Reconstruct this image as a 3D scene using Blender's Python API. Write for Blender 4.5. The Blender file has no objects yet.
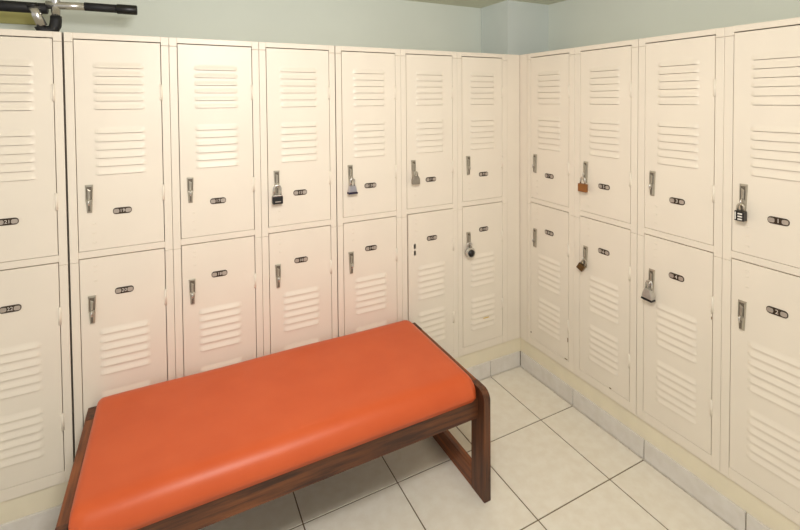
import bpy, bmesh, math, random
from mathutils import Vector, Matrix
random.seed(4)
PI = math.pi
SC = bpy.context.scene
COL = SC.collection

# ------------------------------------------------------------------ materials
def srgb(r, g, b):
    f = lambda c: (c/255)/12.92 if c/255 <= .04045 else ((c/255+.055)/1.055)**2.4
    return (f(r), f(g), f(b), 1)

def mat(name, rgb, rough=.5, metal=0., var=.0, scale=8., bump=0., bscale=60., coat=0., rgb2=None, spec=.5):
    m = bpy.data.materials.new(name); m.use_nodes = True
    nt = m.node_tree; b = nt.nodes['Principled BSDF']
    c = srgb(*rgb)
    b.inputs['Base Color'].default_value = c
    b.inputs['Roughness'].default_value = rough
    b.inputs['Metallic'].default_value = metal
    b.inputs['Coat Weight'].default_value = coat
    b.inputs['Specular IOR Level'].default_value = spec
    tc = nt.nodes.new('ShaderNodeTexCoord')
    if var or rgb2:
        n = nt.nodes.new('ShaderNodeTexNoise'); n.inputs['Scale'].default_value = scale
        n.inputs['Detail'].default_value = 4
        r = nt.nodes.new('ShaderNodeValToRGB')
        r.color_ramp.elements[0].position = .35; r.color_ramp.elements[1].position = .65
        c2 = srgb(*rgb2) if rgb2 else tuple(x*(1-var) for x in c[:3])+(1,)
        r.color_ramp.elements[0].color = c2; r.color_ramp.elements[1].color = c
        nt.links.new(tc.outputs['Object'], n.inputs['Vector'])
        nt.links.new(n.outputs['Fac'], r.inputs['Fac'])
        nt.links.new(r.outputs['Color'], b.inputs['Base Color'])
    if bump:
        n2 = nt.nodes.new('ShaderNodeTexNoise'); n2.inputs['Scale'].default_value = bscale
        n2.inputs['Detail'].default_value = 3
        bp = nt.nodes.new('ShaderNodeBump'); bp.inputs['Strength'].default_value = bump
        bp.inputs['Distance'].default_value = .002
        nt.links.new(tc.outputs['Object'], n2.inputs['Vector'])
        nt.links.new(n2.outputs['Fac'], bp.inputs['Height'])
        nt.links.new(bp.outputs['Normal'], b.inputs['Normal'])
    return m

def wood(name, dark, light, axis):
    m = mat(name, light, .46)
    nt = m.node_tree; b = nt.nodes['Principled BSDF']
    tc = nt.nodes.new('ShaderNodeTexCoord'); mp = nt.nodes.new('ShaderNodeMapping')
    s = [38, 38, 38]; s[axis] = 3.0
    mp.inputs['Scale'].default_value = s
    n = nt.nodes.new('ShaderNodeTexNoise'); n.inputs['Scale'].default_value = 1.6
    n.inputs['Detail'].default_value = 8; n.inputs['Roughness'].default_value = .62
    r = nt.nodes.new('ShaderNodeValToRGB')
    r.color_ramp.elements[0].position = .36; r.color_ramp.elements[1].position = .68
    r.color_ramp.elements[0].color = srgb(*dark); r.color_ramp.elements[1].color = srgb(*light)
    nt.links.new(tc.outputs['Object'], mp.inputs['Vector']); nt.links.new(mp.outputs['Vector'], n.inputs['Vector'])
    nt.links.new(n.outputs['Fac'], r.inputs['Fac']); nt.links.new(r.outputs['Color'], b.inputs['Base Color'])
    return m

M = dict(
    cream=mat('cream_paint', (237, 227, 211), .42, var=.035, scale=5, bump=.06, bscale=45),
    plinth=mat('cream_plinth_paint', (237, 227, 202), .5, var=.05, scale=9, bump=.12, bscale=30),
    wall=mat('grey_green_wall_paint', (222, 227, 216), .7, var=.03, scale=3, bump=.08, bscale=120),
    pillar=mat('blue_grey_pillar_paint', (216, 223, 218), .7, var=.03, scale=3, bump=.08, bscale=120),
    ceil=mat('olive_ceiling_paint', (222, 222, 200), .85, var=.03, scale=4),
    tile=mat('beige_floor_tile', (239, 233, 220), .33, rgb2=(233, 225, 210), scale=26, bump=.05, bscale=80),
    btile=mat('grey_base_tile', (226, 221, 214), .36, rgb2=(219, 213, 204), scale=26, bump=.05, bscale=80),
    grout=mat('brown_grout', (124, 107, 84), .9, var=.15, scale=40),
    chrome=mat('worn_chrome', (192, 184, 168), .34, .6, var=.2, scale=60),
    bright=mat('bright_chrome', (214, 211, 205), .24, .85, var=.08, scale=40),
    dark=mat('recess_shade_metal', (124, 114, 100), .5, .4, var=.2, scale=30),  # recess shade put into the colour; the latch is not hollow there
    plate=mat('black_number_plate', (62, 48, 34), .4, .2, var=.2, scale=50),
    silver=mat('silver_plate_face', (186, 174, 162), .4, .3, var=.12, scale=70),
    digit=mat('pale_digit', (222, 212, 200), .4, var=.05, scale=70),
    black=mat('black_plastic', (24, 22, 22), .4, var=.1, scale=40),
    foam=mat('black_foam_rubber', (26, 25, 27), .6, bump=.3, bscale=300, var=.1, scale=30),
    brass=mat('brass_body', (152, 98, 50), .4, .4, var=.1, scale=40),
    bronze=mat('dark_bronze_body', (112, 86, 50), .42, .6, var=.25, scale=50),
    steel=mat('laminated_steel', (198, 193, 184), .36, .5, var=.15, scale=70),
    lilac=mat('pale_steel', (190, 186, 194), .32, .7, var=.1, scale=60),
    greysteel=mat('grey_steel', (158, 150, 138), .4, .5, var=.15, scale=60),
    blueblack=mat('blue_black_bumper', (36, 30, 58), .45, var=.1, scale=40),
    white=mat('white_print', (236, 232, 224), .5, var=.05, scale=60),
    yellow=mat('yellow_scuff', (226, 190, 70), .6, var=.1, scale=90),
    chip=mat('rust_chip', (134, 108, 72), .8, var=.2, scale=90),
    vinyl=mat('orange_vinyl', (209, 93, 48), .40, rgb2=(204, 88, 44), scale=7, bump=.05, bscale=500, spec=.38),
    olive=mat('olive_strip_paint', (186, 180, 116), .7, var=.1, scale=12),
)
M['wood_x'] = wood('brown_wood_grain_along', (58, 29, 15), (122, 70, 36), 0)
M['wood_y'] = wood('brown_wood_lit_across', (84, 44, 22), (152, 86, 42), 1)  # same wood, lightened: light on the top rails put into the colour
M['wood_z'] = wood('brown_wood_grain_upright', (56, 29, 16), (112, 64, 34), 2)

# ------------------------------------------------------------------ mesh helpers
class MB:
    def __init__(s): s.bm = bmesh.new(); s.mats = []
    def mi(s, m):
        m = M[m]
        if m not in s.mats: s.mats.append(m)
        return s.mats.index(m)
    def _tag(s, before, m, smooth):
        i = s.mi(m)
        for f in s.bm.faces:
            if f not in before: f.material_index = i; f.smooth = smooth
    def box(s, x0, x1, y0, y1, z0, z1, m, bevel=0., seg=2, mtx=None):
        before = set(s.bm.faces)
        r = bmesh.ops.create_cube(s.bm, size=1)
        vs = r['verts']
        for v in vs:
            v.co = Vector(((x0+x1)/2+v.co.x*(x1-x0), (y0+y1)/2+v.co.y*(y1-y0), (z0+z1)/2+v.co.z*(z1-z0)))
        if bevel:
            es = list({e for v in vs for e in v.link_edges})
            r = bmesh.ops.bevel(s.bm, geom=es, offset=bevel, segments=seg, affect='EDGES', profile=.5)
            vs = list({v for f in s.bm.faces if f not in before for v in f.verts})
        if mtx is not None:
            for v in vs: v.co = mtx @ v.co
        s._tag(before, m, False)
        return s
    def prism(s, pts, d0, d1, m, axis='y', bevel=0., smooth=False):
        # pts 2D outline; axis = extrusion axis. y: pts=(x,z); x: pts=(y,z)
        before = set(s.bm.faces)
        mk = (lambda p, d: (p[0], d, p[1])) if axis == 'y' else ((lambda p, d: (d, p[0], p[1])) if axis == 'x' else (lambda p, d: (p[0], p[1], d)))
        a = [s.bm.verts.new(mk(p, d0)) for p in pts]; b = [s.bm.verts.new(mk(p, d1)) for p in pts]
        n = len(pts)
        fs = [s.bm.faces.new(a), s.bm.faces.new(b)]
        for i in range(n): fs.append(s.bm.faces.new((a[i], a[(i+1) % n], b[(i+1) % n], b[i])))
        bmesh.ops.recalc_face_normals(s.bm, faces=fs)
        if bevel:
            es = list({e for v in (a if d0 < d1 else b) for e in v.link_edges if all(w in (a if d0 < d1 else b) for w in e.verts)})
            bmesh.ops.bevel(s.bm, geom=es, offset=bevel, segments=2, affect='EDGES', profile=.5)
        s._tag(before, m, smooth)
        return s
    def tube(s, path, r, m, n=12, caps=True):
        before = set(s.bm.faces)
        P = [Vector(p) for p in path]; rs = r if isinstance(r, (list, tuple)) else [r]*len(P)
        rings = []; up = None
        for i, p in enumerate(P):
            t = (P[min(i+1, len(P)-1)]-P[max(i-1, 0)]).normalized()
            if up is None: up = t.orthogonal().normalized()
            up = (up-t*up.dot(t)).normalized(); w = t.cross(up)
            rings.append([s.bm.verts.new(p+(up*math.cos(2*PI*k/n)+w*math.sin(2*PI*k/n))*rs[i]) for k in range(n)])
        for a, b in zip(rings, rings[1:]):
            for k in range(n): s.bm.faces.new((a[k], a[(k+1) % n], b[(k+1) % n], b[k]))
        if caps: s.bm.faces.new(rings[0][::-1]); s.bm.faces.new(rings[-1])
        s._tag(before, m, True)
        for f in s.bm.faces:
            if f not in before and len(f.verts) > 4: f.smooth = False
        return s
    def text(s, body, size, at, m, depth=.0006):
        # flat letters in the xz plane facing -y, centred at `at`
        cu = bpy.data.curves.new('digits', 'FONT'); cu.body = body; cu.size = size
        cu.align_x = 'CENTER'; cu.align_y = 'CENTER'; cu.extrude = depth; cu.resolution_u = 3
        o = bpy.data.objects.new('digits', cu); COL.objects.link(o)
        dg = bpy.context.evaluated_depsgraph_get(); dg.update()
        me = bpy.data.meshes.new_from_object(o.evaluated_get(dg))
        bpy.data.objects.remove(o); bpy.data.curves.remove(cu)
        before = set(s.bm.faces)
        me.transform(Matrix.Translation(at) @ Matrix.Rotation(PI/2, 4, 'X'))
        s.bm.from_mesh(me); bpy.data.meshes.remove(me)
        s._tag(before, m, False)
        return s
    def build(s, name, parent=None, loc=(0, 0, 0), recalc=True):
        if recalc: bmesh.ops.recalc_face_normals(s.bm, faces=s.bm.faces)
        me = bpy.data.meshes.new(name); s.bm.to_mesh(me); s.bm.free()
        for m in s.mats: me.materials.append(m)
        return obj(name, me, parent, loc)

def obj(name, me, parent=None, loc=(0, 0, 0)):
    o = bpy.data.objects.new(name, me); COL.objects.link(o); o.location = loc
    if parent: o.parent = parent
    return o
def tag(o, label, cat, group=None):
    o['label'] = label; o['category'] = cat
    if group: o['group'] = group
    return o
def thing(name, label, cat, loc=(0, 0, 0), rz=0, group=None):
    o = bpy.data.objects.new(name, None); COL.objects.link(o); o.location = loc; o.rotation_euler = (0, 0, rz)
    o.empty_display_size = .1
    return tag(o, label, cat, group)
def struct(o): o['kind'] = 'structure'; return o

# ------------------------------------------------------------------ measurements (metres)
Z_TOP, ZT, ZB, ZLT, ZLB, Z_PL, Z_TILE = 1.6283, 1.6052, .9067, .8791, .1918, .1517, .0783
DEPTH = .31
WALL_Y, WALL_X, CEIL = .36, .315, 1.935
TILE = .349
# door edges along each row, measured from the inner corner: (far edge, near edge)
LEFT = [(2.187, 1.9391), (1.8825, 1.6343), (1.5793, 1.3277), (1.272, 1.0227), (.9655, .7179), (.6614, .4172), (.3596, .1186)]
RIGHT = [(.0785, .321), (.3869, .6326), (.6939, .9397), (.9974, 1.243)]

# ------------------------------------------------------------------ the setting
X0, Y0 = -3.6, -3.6
f = MB()
f.box(X0, WALL_X, Y0, WALL_Y, -.06, -.0025, 'grout')
xs = [0.]; x = -.193
while x > X0: xs.append(x); x -= TILE
xs.append(X0); ys = [0.]; y = -.348
while y > Y0: ys.append(y); y -= TILE
ys.append(Y0)
g = .0022
for a, b in zip(xs, xs[1:]):
    for c, d in zip(ys, ys[1:]):
        f.box(b+g, a-g, d+g, c-g, -.01, 0, 'tile', .0012, 1)
f.box(0, WALL_X, Y0, WALL_Y, -.012, 0, 'tile')
f.box(X0, 0, 0, WALL_Y, -.012, 0, 'tile')
struct(f.build('floor'))

b = MB().box(X0, WALL_X+.1, WALL_Y, WALL_Y+.1, 0, CEIL, 'wall'); struct(b.build('wall_back'))
b = MB().box(WALL_X, WALL_X+.1, Y0, WALL_Y, 0, CEIL, 'wall'); struct(b.build('wall_right'))
b = MB().box(X0, WALL_X+.1, Y0, WALL_Y+.1, CEIL, CEIL+.08, 'ceil'); struct(b.build('ceiling'))
# boxed column that fills the corner behind the lockers
b = MB().box(.024, WALL_X, .12, WALL_Y, 0, CEIL, 'pillar').box(.020, .024, .12, WALL_Y-.006, 0, CEIL, 'pillar'); struct(b.build('trim_1'))

# painted plinth and tiled base under both rows
b = MB().box(X0, .008, .008, .05, Z_TILE-.02, Z_PL, 'plinth'); struct(b.build('trim_2'))
b = MB().box(.008, .05, Y0, .05, Z_TILE-.02, Z_PL, 'plinth'); struct(b.build('trim_3'))
b = MB().box(X0, .012, .004, .03, 0, Z_TILE-.004, 'grout')
for a, c in zip(xs, xs[1:]): b.box(c+.0016, a-.0016, 0, .02, .0015, Z_TILE, 'btile', .0016, 2)
struct(b.build('baseboard_left'))
b = MB().box(.004, .03, Y0, .012, 0, Z_TILE-.004, 'grout')
for a, c in zip(ys, ys[1:]): b.box(0, .02, c+.0016, a-.0016, .0015, Z_TILE, 'btile', .0016, 2)
struct(b.build('baseboard_right'))

# metal filler closing the inner corner between the two rows
b = MB()
b.prism([(-.0840, .001), (-.0032, .001), (-.0032, .011), (.0004, .011), (.0004, -.0505), (.012, -.0505), (.012, .013), (-.0840, .013)], Z_PL, Z_TOP, 'cream', axis='z')
b.box(-.0840, .06, .012, .11, Z_TOP-.012, Z_TOP, 'cream')
tag(b.build('corner_filler'), 'narrow plain cream metal filler panel in the corner between the two locker rows', 'panel')

# ------------------------------------------------------------------ lockers
PITCH = .0277
PROF = [(0, 0), (.12, .08), (.28, .30), (.46, .64), (.64, .93), (.735, 1.0), (.755, .93), (.757, .02), (.805, .0), (1.0, 0)]
SLOT = (.757, .805)   # open slit under each lip
def door_mesh(w, h, groups, holes=(), marks=(), bumps=()):
    """door leaf: local x 0..w, z 0..h, front at y=0 facing -y; groups = louvre group top heights; holes = (x0,x1,z0,z1)"""
    m = MB(); bm = m.bm; m.mi('cream'); T = .016
    LW = .152; lx0 = (w-LW)/2; lx1 = lx0+LW; GH = 6*PITCH
    # split the sheet into cells
    hx = sorted({q for hh in holes for q in hh[:2]}); hz = sorted({q for hh in holes for q in hh[2:]})
    cx = sorted({0., lx0, lx1, w, *hx}); cz = sorted({0., h, *[t for t in groups], *[t-GH for t in groups], *hz})
    V = {}
    def v(x, y, z):
        k = (round(x, 6), round(y, 6), round(z, 6))
        if k not in V: V[k] = bm.verts.new(k)
        return V[k]
    for xa, xb in zip(cx, cx[1:]):
        for za, zb in zip(cz, cz[1:]):
            xm, zm = (xa+xb)/2, (za+zb)/2
            if lx0 < xm < lx1 and any(t-GH < zm < t for t in groups): continue
            if any(q[0] < xm < q[1] and q[2] < zm < q[3] for q in holes): continue
            bm.faces.new((v(xa, 0, za), v(xb, 0, za), v(xb, 0, zb), v(xa, 0, zb)))
    ex = [(0, 0), (.003, .12), (.0075, .5), (.013, .85), (.020, 1)]
    fx = [(lx0+a, e) for a, e in ex]+[(lx1-a, e) for a, e in reversed(ex)]
    for t in groups:
        rows = []
        for k in range(6):
            for q, o in (PROF if k == 0 else PROF[1:]): rows.append((t-(k+q)*PITCH, o*.0054, q == SLOT[0]))
        for (z1, o1, sl), (z0, o0, _) in zip(rows, rows[1:]):
            for (xa, ea), (xb, eb) in zip(fx, fx[1:]):
                if sl and ea > .4 and eb > .4: continue
                bm.faces.new((v(xa, -o0*ea, z0), v(xb, -o0*eb, z0), v(xb, -o1*eb, z1), v(xa, -o1*ea, z1)))
    # returned edges of the leaf
    for (xa, za, xb, zb) in ((0, 0, w, 0), (w, 0, w, h), (w, h, 0, h), (0, h, 0, 0)):
        A, B = bm.verts.new((xa, 0, za)), bm.verts.new((xb, 0, zb)); C_, D = bm.verts.new((xb, T, zb)), bm.verts.new((xa, T, za))
        bm.faces.new((B, A, D, C_))
    for xx, zz in bumps: m.box(xx-.005, xx+.005, -.0017, .0004, zz-.0026, zz+.0026, 'cream', .0007, 1)
    for (xa, xb, za, zb, mm, off) in marks: m.box(xa, xb, -off, -off+.0016, za, zb, mm)
    me = bpy.data.meshes.new('door'); bm.to_mesh(me); bm.free()
    for q in m.mats: me.materials.append(q)
    return me

def handle_mesh():
    """tapered chrome lift latch, centred, 93 mm tall, front towards -y"""
    m = MB(); h = .0465
    m.prism([(-.0115, h), (.0115, h), (.0068, -h), (-.0068, -h)], -.0035, .0, 'chrome', bevel=.0012)
    m.prism([(-.0095, h-.006), (.0095, h-.006), (.008, -.001), (-.008, -.001)], -.0042, -.003, 'dark')
    m.prism([(-.0085, -.003), (.0085, -.003), (.0052, -h+.003), (-.0052, -h+.003)], -.0105, -.003, 'chrome', bevel=.0022)
    m.prism([(-.0045, .034), (.0052, .028), (.003, -.004), (-.0045, -.004)], -.0085, -.004, 'chrome', bevel=.0015)
    m.box(-.0095, -.007, -.008, -.003, -.006, h-.006, 'chrome', .0008, 1)
    m.box(.0075, .0095, -.008, -.003, -.006, h-.006, 'chrome', .0008, 1)
    m.box(-.0035, .0035, -.0112, -.0100, -h+.006, -.014, 'dark', .0004, 1)
    # eye for the padlock
    m.tube([(0, -.010-.009*math.sin(a), -.010+.010*math.cos(a)) for a in [PI*k/10 for k in range(11)]], .0026, 'bright', 8)
    bmesh.ops.recalc_face_normals(m.bm, faces=m.bm.faces)
    me = bpy.data.meshes.new('handle'); m.bm.to_mesh(me); m.bm.free()
    for q in m.mats: me.materials.append(q)
    return me
HANDLE = handle_mesh()
def hinge_mesh():
    m = MB()
    m.tube([(0, -.0008, -.028), (0, -.0008, .028)], .0042, 'cream', 10)
    m.box(-.0075, .0, -.0022, .0004, -.024, .024, 'cream', .0006, 1)
    bmesh.ops.recalc_face_normals(m.bm, faces=m.bm.faces)
    me = bpy.data.meshes.new('hinge'); m.bm.to_mesh(me); m.bm.free()
    for q in m.mats: me.materials.append(q)
    return me
HINGE = hinge_mesh()
def rrect(w, h, r, n=5):
    out = []
    for cx, cy, a0 in ((w/2-r, h/2-r, 0), (-w/2+r, h/2-r, 90), (-w/2+r, -h/2+r, 180), (w/2-r, -h/2+r, 270)):
        for k in range(n+1):
            a = math.radians(a0+90*k/n); out.append((cx+r*math.cos(a), cy+r*math.sin(a)))
    return out
def plate(num, parent, loc):
    m = MB()
    m.prism(rrect(.055, .0215, .0095), -.0026, .0004, 'plate', bevel=.0008)
    m.prism([(x_-.0172, z_) for x_, z_ in rrect(.0165, .0138, .005)], -.0034, -.002, 'silver')
    m.prism([(x_+.0172, z_) for x_, z_ in rrect(.0165, .0138, .005)], -.0034, -.002, 'silver')
    m.text(str(num), .0155 if num > 9 else .018, (0, -.0028, 0), 'digit')
    o = m.build('number_plate', parent, loc); o['label'] = 'small dark rounded plate with silver ends and digits'
    return o

def body(w, left, right):
    """welded carcass with face frame; local x 0..w, front at y=0; left/right = stile widths; z from plinth top"""
    m = MB(); H = Z_TOP-Z_PL; t = .0012
    m.box(0, t, .004, DEPTH, 0, H, 'cream'); m.box(w-t, w, .004, DEPTH, 0, H, 'cream')
    m.box(0, w, DEPTH-t, DEPTH, 0, H, 'cream'); m.box(0, w, .004, DEPTH, H-t, H, 'cream'); m.box(0, w, .004, DEPTH, 0, t, 'cream')
    zm = (ZB+ZLT)/2-Z_PL
    m.box(0, w, .014, DEPTH, zm-.001, zm+.001, 'cream')
    # stiles in three lengths, hairline joints like the photo
    cuts = [0, ZLT-.008-Z_PL, ZT-.008-Z_PL, H]
    for a, c in zip(cuts, cuts[1:]):
        for x0, x1 in ((0, left), (w-right, w)):
            m.box(x0, x1, 0, .014, a+(.0004 if a else 0), c-.0004, 'cream', .0012, 2)
    m.box(left, w-right, .0005, .014, ZT+.0035-Z_PL, H, 'cream', .001, 1)
    m.box(left, w-right, .0005, .014, ZLT+.003-Z_PL, ZB-.0018-Z_PL, 'cream', .001, 1)
    m.box(left, w-right, .0005, .014, 0, ZLB-.0018-Z_PL, 'cream', .001, 1)
    return m

def locker(edge0, edge1, seam0, seam1, up_no, low_no, label, right_row=False, ajar=False, marks_up=(), marks_low=(), skip_low_handle=False):
    """edge0/edge1 = door left/right edges along the row (x increasing to the viewer's right)"""
    w = seam1-seam0
    loc = (seam0, 0, Z_PL) if not right_row else (0, -seam0, Z_PL)
    t = thing('locker', label, 'locker', loc, -PI/2 if right_row else 0, 'two-door metal lockers along the walls')
    body(w, edge0-seam0-.0022, seam1-edge1-.0022).build('cabinet_body', t)
    dw = edge1-edge0
    def door(z0, z1, upper, num, marks):
        h = z1-z0
        tops = [t_-z0 for t_ in ((1.515+.021, 1.296+.021) if upper else (.618+.021, .402+.021))]
        holes = ()
        if not upper and skip_low_handle:
            holes = ((.0285, .0380, .720-z0, .741-z0), (.0285, .0380, .690-z0, .711-z0))
        bz = (.995, .965, .932) if upper else (.853, .835, .803)
        me = door_mesh(dw, h, tops, holes, marks, [(.043, q-z0) for q in bz])
        o = obj('door', me, t, (edge0-seam0, .0006, z0-Z_PL))
        hx = .032
        hz = 1.080 if upper else .708
        if upper or not skip_low_handle:
            q = obj('handle', HANDLE, o, (hx, 0, hz-z0)); q['label'] = 'worn chrome latch handle'
        plate(num, o, (.1245, 0, (1.031 if upper else .757)-z0))
        for q in ((1.433, 1.080) if upper else (.706, .355)):
            obj('hinge', HINGE, o, (dw+.0005, 0, q-z0))
        if not upper and ajar:
            a = math.radians(1.0)
            o.matrix_local = Matrix.Translation((edge1-seam0+.0026, .0006, z0-Z_PL)) @ Matrix.Rotation(a, 4, 'Z') @ Matrix.Translation((-dw, 0, 0))
        return o
    door(ZB, ZT, True, up_no, marks_up)
    door(ZLB, ZLT, False, low_no, marks_low)
    return t

L_LAB = ['cream locker cut by the left edge of the photo, under the black pull-up bar',
         'cream locker just right of the dark gap, behind the left end of the orange bench',
         'cream locker without padlocks, second to the right of the dark gap, behind the bench',
         'cream locker whose upper door holds the black padlock with a white band',
         'cream locker whose upper door holds the silver padlock with a dark blue base',
         'cream locker whose lower door stands ajar with two slots and no handle',
         'cream locker beside the corner filler with the round dial padlock on its lower door']
seams = [2.213]
for (a, b_), (c, d_) in zip(LEFT, LEFT[1:]): seams.append((b_+c)/2)
seams.append(.0845)
gapw = {1: .0027, 4: .0016}
for k, (a, b_) in enumerate(LEFT):
    s0 = -seams[k]+gapw.get(k, .0005); s1 = -seams[k+1]-gapw.get(k+1, .0005)
    marks = ()
    if k == 6: marks = ((.118, .152, .309-ZLB, .3125-ZLB, 'yellow', .0062),)
    locker(-a, -b_, s0, s1, 21-2*k, 22-2*k, L_LAB[k], ajar=(k == 5), skip_low_handle=(k == 5), marks_low=marks)
R_LAB = ['cream locker without padlocks in the right row, next to the corner filler',
         'cream locker with a brass padlock above and a tilted bronze padlock below',
         'cream locker with the silver black-based padlock on its lower door',
         'cream locker cut by the right edge of the photo, with the black combination padlock']
seams = [.0515]
for (a, b_), (c, d_) in zip(RIGHT, RIGHT[1:]): seams.append((b_+c)/2)
seams.append(1.272)
gapw = {2: .0012}
for k, (a, b_) in enumerate(RIGHT):
    s0 = seams[k]+gapw.get(k, .0005); s1 = seams[k+1]-gapw.get(k+1, .0005)
    marks = ()
    if k == 0: marks = ((-.002, .004, .215-ZLB, .221-ZLB, 'chip', .001), (.222, .238, .002, .006, 'chip', .001), (.238, .2415, .28-ZLB, .30-ZLB, 'chip', .001))
    if k == 1: marks = ((.155, .163, .0, .005, 'chip', .001), (.2405, .2440, .70-ZLB, .712-ZLB, 'chip', .001), (.2405, .244, .33-ZLB, .342-ZLB, 'chip', .001))
    if k == 2: marks = ((.2425, .2455, .655-ZLB, .664-ZLB, 'chip', .001), (.2425, .2455, .675-ZLB, .683-ZLB, 'chip', .001))
    locker(a, b_, s0, s1, 7-2*k, 8-2*k, R_LAB[k], right_row=True, marks_low=marks)

# ------------------------------------------------------------------ padlocks (local: x right, -y out of the door, origin at body centre)
def shackle(parent, gap, top, base, r=.0034, m='bright', dz=0):
    h = gap/2
    p = [(-h, 0, base), (-h, 0, top-h)]+[(-h*math.cos(a), 0, top-h+h*math.sin(a)) for a in [PI*k/8 for k in range(1, 8)]]+[(h, 0, top-h), (h, 0, base)]
    MB().tube(p, r, m, 10).build('shackle', parent)
def padlock(label, u, z, row, y=-.022, tilt=0, yaw=0):
    loc = (u, y, z) if row == 'l' else (y, -u, z)
    t = thing('padlock', label, 'padlock', loc, 0, 'padlocks hanging on the locker doors')
    t.rotation_euler = (Matrix.Rotation((-PI/2 if row == 'r' else 0)+yaw, 3, 'Z') @ Matrix.Rotation(tilt, 3, 'Y')).to_euler()
    return t
def taper(wt, wb, z1, z0): return [(-wt/2, z1), (wt/2, z1), (wb/2, z0), (-wb/2, z0)]

t = padlock('black-bodied padlock with a white label band on an upper back-row door', -1.242, 1.016, 'l')
MB().box(-.0195, .0195, -.011, .011, -.016, .014, 'black', .003, 3).build('lock_body', t)
MB().box(-.011, .011, -.0114, -.010, -.0085, -.0045, 'silver', .0004, 1).build('label_band', t)
MB().box(-.0185, .0185, -.010, .010, .0142, .0185, 'bright', .0015, 2).build('top_plate', t)
shackle(t, .026, .056, .016, .0036)
t = padlock('silver padlock with a dark blue base on an upper back-row door', -.932, 1.030, 'l')
MB().prism(taper(.026, .035, .011, -.014), -.010, .010, 'lilac', bevel=.002).build('lock_body', t)
MB().box(-.0205, .0205, -.0115, .0115, -.0225, -.0145, 'blueblack', .002, 2).build('bumper', t)
shackle(t, .0185, .042, .009, .0035)
t = padlock('small all-grey steel padlock on an upper back-row door', -.628, 1.036, 'l')
MB().prism([(-.012, .019), (.012, .019), (.0175, .008), (.0175, -.016), (-.0175, -.016), (-.0175, .008)], -.009, .009, 'greysteel', bevel=.002).build('lock_body', t)
shackle(t, .017, .040, .015, .0034, 'chrome')
t = padlock('round silver padlock with a black dial on a lower back-row door', -.333, .661, 'l', tilt=math.radians(-4), yaw=math.radians(0))
MB().tube([(0, -.009, 0), (0, -.0085, 0), (0, .0085, 0), (0, .009, 0)], [.0235, .025, .025, .0235], 'bright', 28).build('lock_case', t)
MB().tube([(.001, -.008, -.001), (.001, -.0125, -.001), (.001, -.0125, -.001), (.001, -.017, -.001)], [.0175, .0168, .0105, .0098], 'black', 24).build('dial', t)
shackle(t, .022, .050, .018, .0034)
t = padlock('brass-bodied padlock on an upper right-row door', .421, 1.014, 'r')
MB().box(-.0205, .0205, -.0085, .0085, -.0175, .0175, 'brass', .002, 2).build('lock_body', t)
shackle(t, .024, .046, .015, .0034)
t = padlock('dark bronze padlock hanging tilted on a lower right-row door', .413, .665, 'r', tilt=math.radians(30), yaw=math.radians(12))
MB().box(-.0150, .0150, -.008, .008, -.014, .014, 'bronze', .002, 2).build('lock_body', t)
shackle(t, .019, .040, .013, .0032, 'chrome')
t = padlock('silver padlock with a black base on a lower right-row door', .727, .666, 'r', tilt=math.radians(3))
MB().prism([(-.011, .020), (.011, .020), (.0185, -.002), (.020, -.016), (-.020, -.016), (-.0185, -.002)], -.012, .012, 'steel', bevel=.002).build('lock_body', t)
MB().box(-.0215, .0215, -.0130, .0135, -.024, -.0165, 'black', .002, 2).build('bumper', t)
shackle(t, .022, .050, .018, .0038)
t = padlock('black combination padlock with white wheels on the rightmost upper door', 1.032, 1.030, 'r', yaw=math.radians(0))
MB().box(-.0135, .0135, -.0105, .0105, -.0160, .0155, 'black', .002, 2).build('lock_body', t)
for zz in (-.0095, -.001, .0075):
    MB().box(-.003, .0095, -.0122, -.0105, zz-.0022, zz+.0022, 'white', .0005, 1).build('number_wheel', t)
MB().box(-.0115, -.0085, -.0112, -.0100, -.012, .012, 'white', .0004, 1).build('side_label', t)
shackle(t, .018, .036, .017, .0034, 'chrome')

# ------------------------------------------------------------------ bench
BX0, BX1, BY0, BY1, BH = -1.866, -.637, -.567, -.009, .389
FT, LWID = .026, .077
bench = thing('bench', 'low orange vinyl-topped bench with brown wooden sled legs in front of the lockers', 'bench', ((BX0+BX1)/2, (BY0+BY1)/2, 0))
CX, CY = (BX0+BX1)/2, (BY0+BY1)/2
def bpart(m, name, lab=None):
    o = m.build(name, bench, (-CX, -CY, 0))
    if lab: o['label'] = lab
    return o
R_ = .034
def arc(cx, cy, r, a0, a1, n=6): return [(cx+r*math.cos(math.radians(a0+(a1-a0)*k/n)), cy+r*math.sin(math.radians(a0+(a1-a0)*k/n))) for k in range(n+1)]
for xa in (BX0, BX1-FT):
    bpart(MB().prism([(BY0+.002, 0), (BY0+LWID, 0), (BY0+LWID, BH)]+arc(BY0+R_, BH-R_, R_, 90, 180)+[(BY0, .002)], xa, xa+FT, 'wood_z', axis='x'), 'leg')
    bpart(MB().prism([(BY1-.006, 0), (BY1-LWID, 0), (BY1-LWID, BH)]+arc(BY1-.012, BH-.012, .012, 90, 0)+[(BY1, .006)], xa, xa+FT, 'wood_z', axis='x'), 'leg')
    bpart(MB().box(xa, xa+FT, BY0+LWID+.0005, BY1-LWID-.0005, 0, .074, 'wood_y', .0015, 1), 'floor_rail')
    bpart(MB().box(xa, xa+FT, BY0+LWID+.0005, BY1-LWID-.0005, BH-.074, BH, 'wood_y', .0015, 1), 'top_rail')
for ya in (-.531, BY1-.052):
    bpart(MB().box(BX0+FT+.0005, BX1-FT-.0005, ya, ya+.024, .280, .353, 'wood_x', .002, 2), 'side_rail')
bpart(MB().box(BX0+FT+.0005, BX1-FT-.0005, -.506, BY1-.053, .338, .3525, 'wood_x'), 'bounce_block_board')  # unseen board added to keep the cushion's orange bounce off the floor
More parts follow.
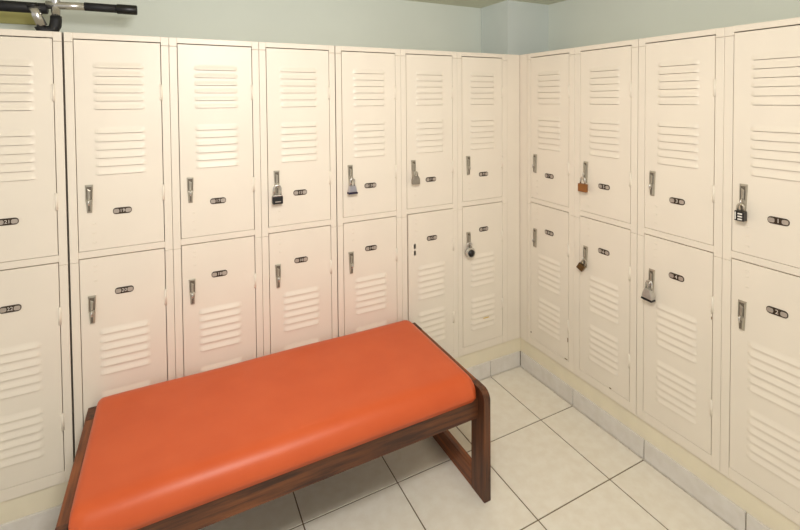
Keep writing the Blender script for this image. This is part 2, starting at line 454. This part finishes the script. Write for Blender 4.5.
# padded seat
def cushion():
    m = MB(); i = m.mi('vinyl'); bm = m.bm
    x0, x1, y0, y1, z0, z1 = BX0+FT+.004, BX1-FT-.008, -.549, -.012, .3535, .436
    rc = .03     # plan corner radius
    rx, ry, rv = .018, .060, .058  # edge roll: tight at the ends, generous front and back
    hx, hy = (x1-x0)/2, (y1-y0)/2; cx, cy = (x0+x1)/2, (y0+y1)/2
    nx, ny = 64, 34
    def pos(i_, j):
        # param -1..1, denser near the edges
        f = lambda q: math.sin(q*PI/2)
        s, q = f(-1+2*i_/nx), f(-1+2*j/ny)
        return s, q
    def zof(x_, y_):
        dx, dy = hx-abs(x_), hy-abs(y_)
        zz = z1
        q_ = .036 if x_ > 0 else rx
        if dx < q_: zz -= q_*(1-math.sqrt(max(0, 1-(1-dx/q_)**2)))
        if dy < ry: zz -= rv*(1-math.sqrt(max(0, 1-(1-dy/ry)**2)))
        zz += .006*(1-(x_/hx)**4)*(1-(y_/hy)**2)-.004
        zz += .0012*math.sin(x_*11+y_*3)*(1 if dy < .1 else .3)
        return max(zz, z0+.008)
    grid = []
    for a in range(nx+1):
        col = []
        for c in range(ny+1):
            s, q = pos(a, c); x_, y_ = s*hx, q*hy
            zz = zof(x_, y_)
            # round plan corners
            qx, qy = abs(x_)-(hx-rc), abs(y_)-(hy-rc)
            X, Y = x_, y_
            if qx > 0 and qy > 0:
                k = max(qx, qy)/math.hypot(qx, qy)
                X = math.copysign(hx-rc+qx*k, x_); Y = math.copysign(hy-rc+qy*k, y_)
            col.append(bm.verts.new((cx+X, cy+Y, zz)))
        grid.append(col)
    for a in range(nx):
        for c in range(ny): bm.faces.new((grid[a][c], grid[a+1][c], grid[a+1][c+1], grid[a][c+1]))
    ring = [grid[a][0] for a in range(nx+1)]+[grid[nx][c] for c in range(1, ny+1)]+[grid[a][ny] for a in range(nx-1, -1, -1)]+[grid[0][c] for c in range(ny-1, 0, -1)]
    low = []
    for v in ring:
        d = Vector((v.co.x-cx, v.co.y-cy, 0)); d.normalize()
        low.append(bm.verts.new((v.co.x-.002*d.x, v.co.y-.006*(1 if abs(d.y) > .0 else 0)*math.copysign(1, d.y), z0)))
    n = len(ring)
    for k in range(n): bm.faces.new((ring[(k+1) % n], ring[k], low[k], low[(k+1) % n]))
    bm.faces.new(low[::-1])
    for f_ in bm.faces: f_.material_index = i; f_.smooth = len(f_.verts) <= 4
    return m
bpart(cushion(), 'cushion', 'padded orange vinyl seat cushion')

# ------------------------------------------------------------------ pull-up bar lying on the lockers
BYP = .15
pb = thing('pull_up_bar', 'chrome and black foam pull-up bar lying on top of the leftmost locker', 'exercise bar', (-1.955, BYP, Z_TOP))
def ppart(m, name, lab=None):
    o = m.build(name, pb, (1.955, -BYP, -Z_TOP))
    if lab: o['label'] = lab
zc = 1.741
ppart(MB().tube([(-2.20, BYP, zc-.017), (-2.198, BYP, zc-.017), (-1.978, BYP, zc-.017), (-1.976, BYP, zc-.017)], [.016, .0185, .0185, .016], 'foam', 18), 'foam_sleeve', 'black foam sleeve')
ppart(MB().tube([(-1.980, BYP, zc-.004), (-1.85, BYP, zc)], .0138, 'bright', 18), 'cross_tube')
ppart(MB().tube([(-1.872, BYP, zc), (-1.870, BYP, zc), (-1.775, BYP, zc), (-1.774, BYP, zc)], [.013, .0150, .0150, .013], 'foam', 18), 'hand_grip', 'black foam grip')
ppart(MB().tube([(-1.774, BYP, zc), (-1.772, BYP, zc), (-1.712, BYP, zc), (-1.709, BYP, zc)], [.016, .0178, .0178, .015], 'black', 18), 'end_cap', 'black end cap')
ppart(MB().tube([(-1.954, BYP, 1.69), (-1.954, BYP, 1.83)], .0135, 'bright', 18), 'upright_tube')
ppart(MB().tube([(-1.990, BYP-.01, 1.662), (-2.004, BYP-.012, 1.70), (-2.013, BYP-.014, 1.726)], .0150, 'bright', 16), 'brace_tube')
ppart(MB().tube([(-2.012, BYP-.014, 1.724), (-2.0155, BYP-.0145, 1.736)], [.0172, .0155], 'black', 16), 'tube_cap')
ppart(MB().tube([(-1.954, BYP, 1.700), (-1.954, BYP, 1.686), (-1.956, BYP, 1.668), (-1.963, BYP, 1.652), (-1.978, BYP, 1.647), (-1.992, BYP-.006, 1.650), (-1.999, BYP-.01, 1.664)], [.0165, .0172, .0178, .018, .018, .0175, .015], 'foam', 16), 'rubber_elbow', 'black rubber elbow')
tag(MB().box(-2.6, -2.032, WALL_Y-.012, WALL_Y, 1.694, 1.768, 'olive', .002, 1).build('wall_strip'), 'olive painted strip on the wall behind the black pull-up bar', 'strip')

# ------------------------------------------------------------------ light
def area(name, loc, target, size, power, col=(1, .96, .9), size_y=None):
    l = bpy.data.lights.new(name, 'AREA'); l.energy = power; l.color = col; l.shape = 'RECTANGLE' if size_y else 'SQUARE'; l.size = size
    if size_y: l.size_y = size_y
    o = bpy.data.objects.new(name, l); COL.objects.link(o); o.location = loc
    o.rotation_euler = (Vector(target)-Vector(loc)).to_track_quat('-Z', 'Y').to_euler()
    return o
area('ceiling_lamp', (-1.35, -1.5, 1.88), (-1.1, -.55, .4), .32, 18.5, (1, .965, .95))
area('bounce_flash', (-1.45, -1.75, 1.62), (-1.3, -1.2, 2.2), .16, 10, (1, .975, .965))
w = bpy.data.worlds.new('room_fill'); SC.world = w; w.use_nodes = True
bg = w.node_tree.nodes['Background']; bg.inputs['Color'].default_value = (1, .97, .955, 1); bg.inputs['Strength'].default_value = .6

# ------------------------------------------------------------------ camera
cam = bpy.data.cameras.new('camera'); co = bpy.data.objects.new('camera', cam); COL.objects.link(co)
F, PX, PY = 451.4495, 403.5613, 112.2735
yaw, pitch, roll = -.4727, -.0266, -.0077
fwd = Vector((-math.sin(yaw)*math.cos(pitch), math.cos(yaw)*math.cos(pitch), math.sin(pitch)))
right = Vector((math.cos(yaw), math.sin(yaw), 0)); up = right.cross(fwd)
r2 = math.cos(roll)*right+math.sin(roll)*up; u2 = -math.sin(roll)*right+math.cos(roll)*up
mx = Matrix((r2, u2, -fwd)).transposed().to_4x4(); mx.translation = (-1.5988, -1.8030, 1.3991)
co.matrix_world = mx
cam.sensor_fit = 'HORIZONTAL'; cam.sensor_width = 36; cam.lens = F/800*36
cam.shift_x = -(PX-400)/800; cam.shift_y = (PY-265)/800
cam.clip_start = .02
SC.camera = co
SC.view_settings.view_transform = 'Standard'; SC.view_settings.look = 'None'
SC.view_settings.exposure = .08; SC.view_settings.gamma = 1; SC.view_settings.use_curve_mapping = False
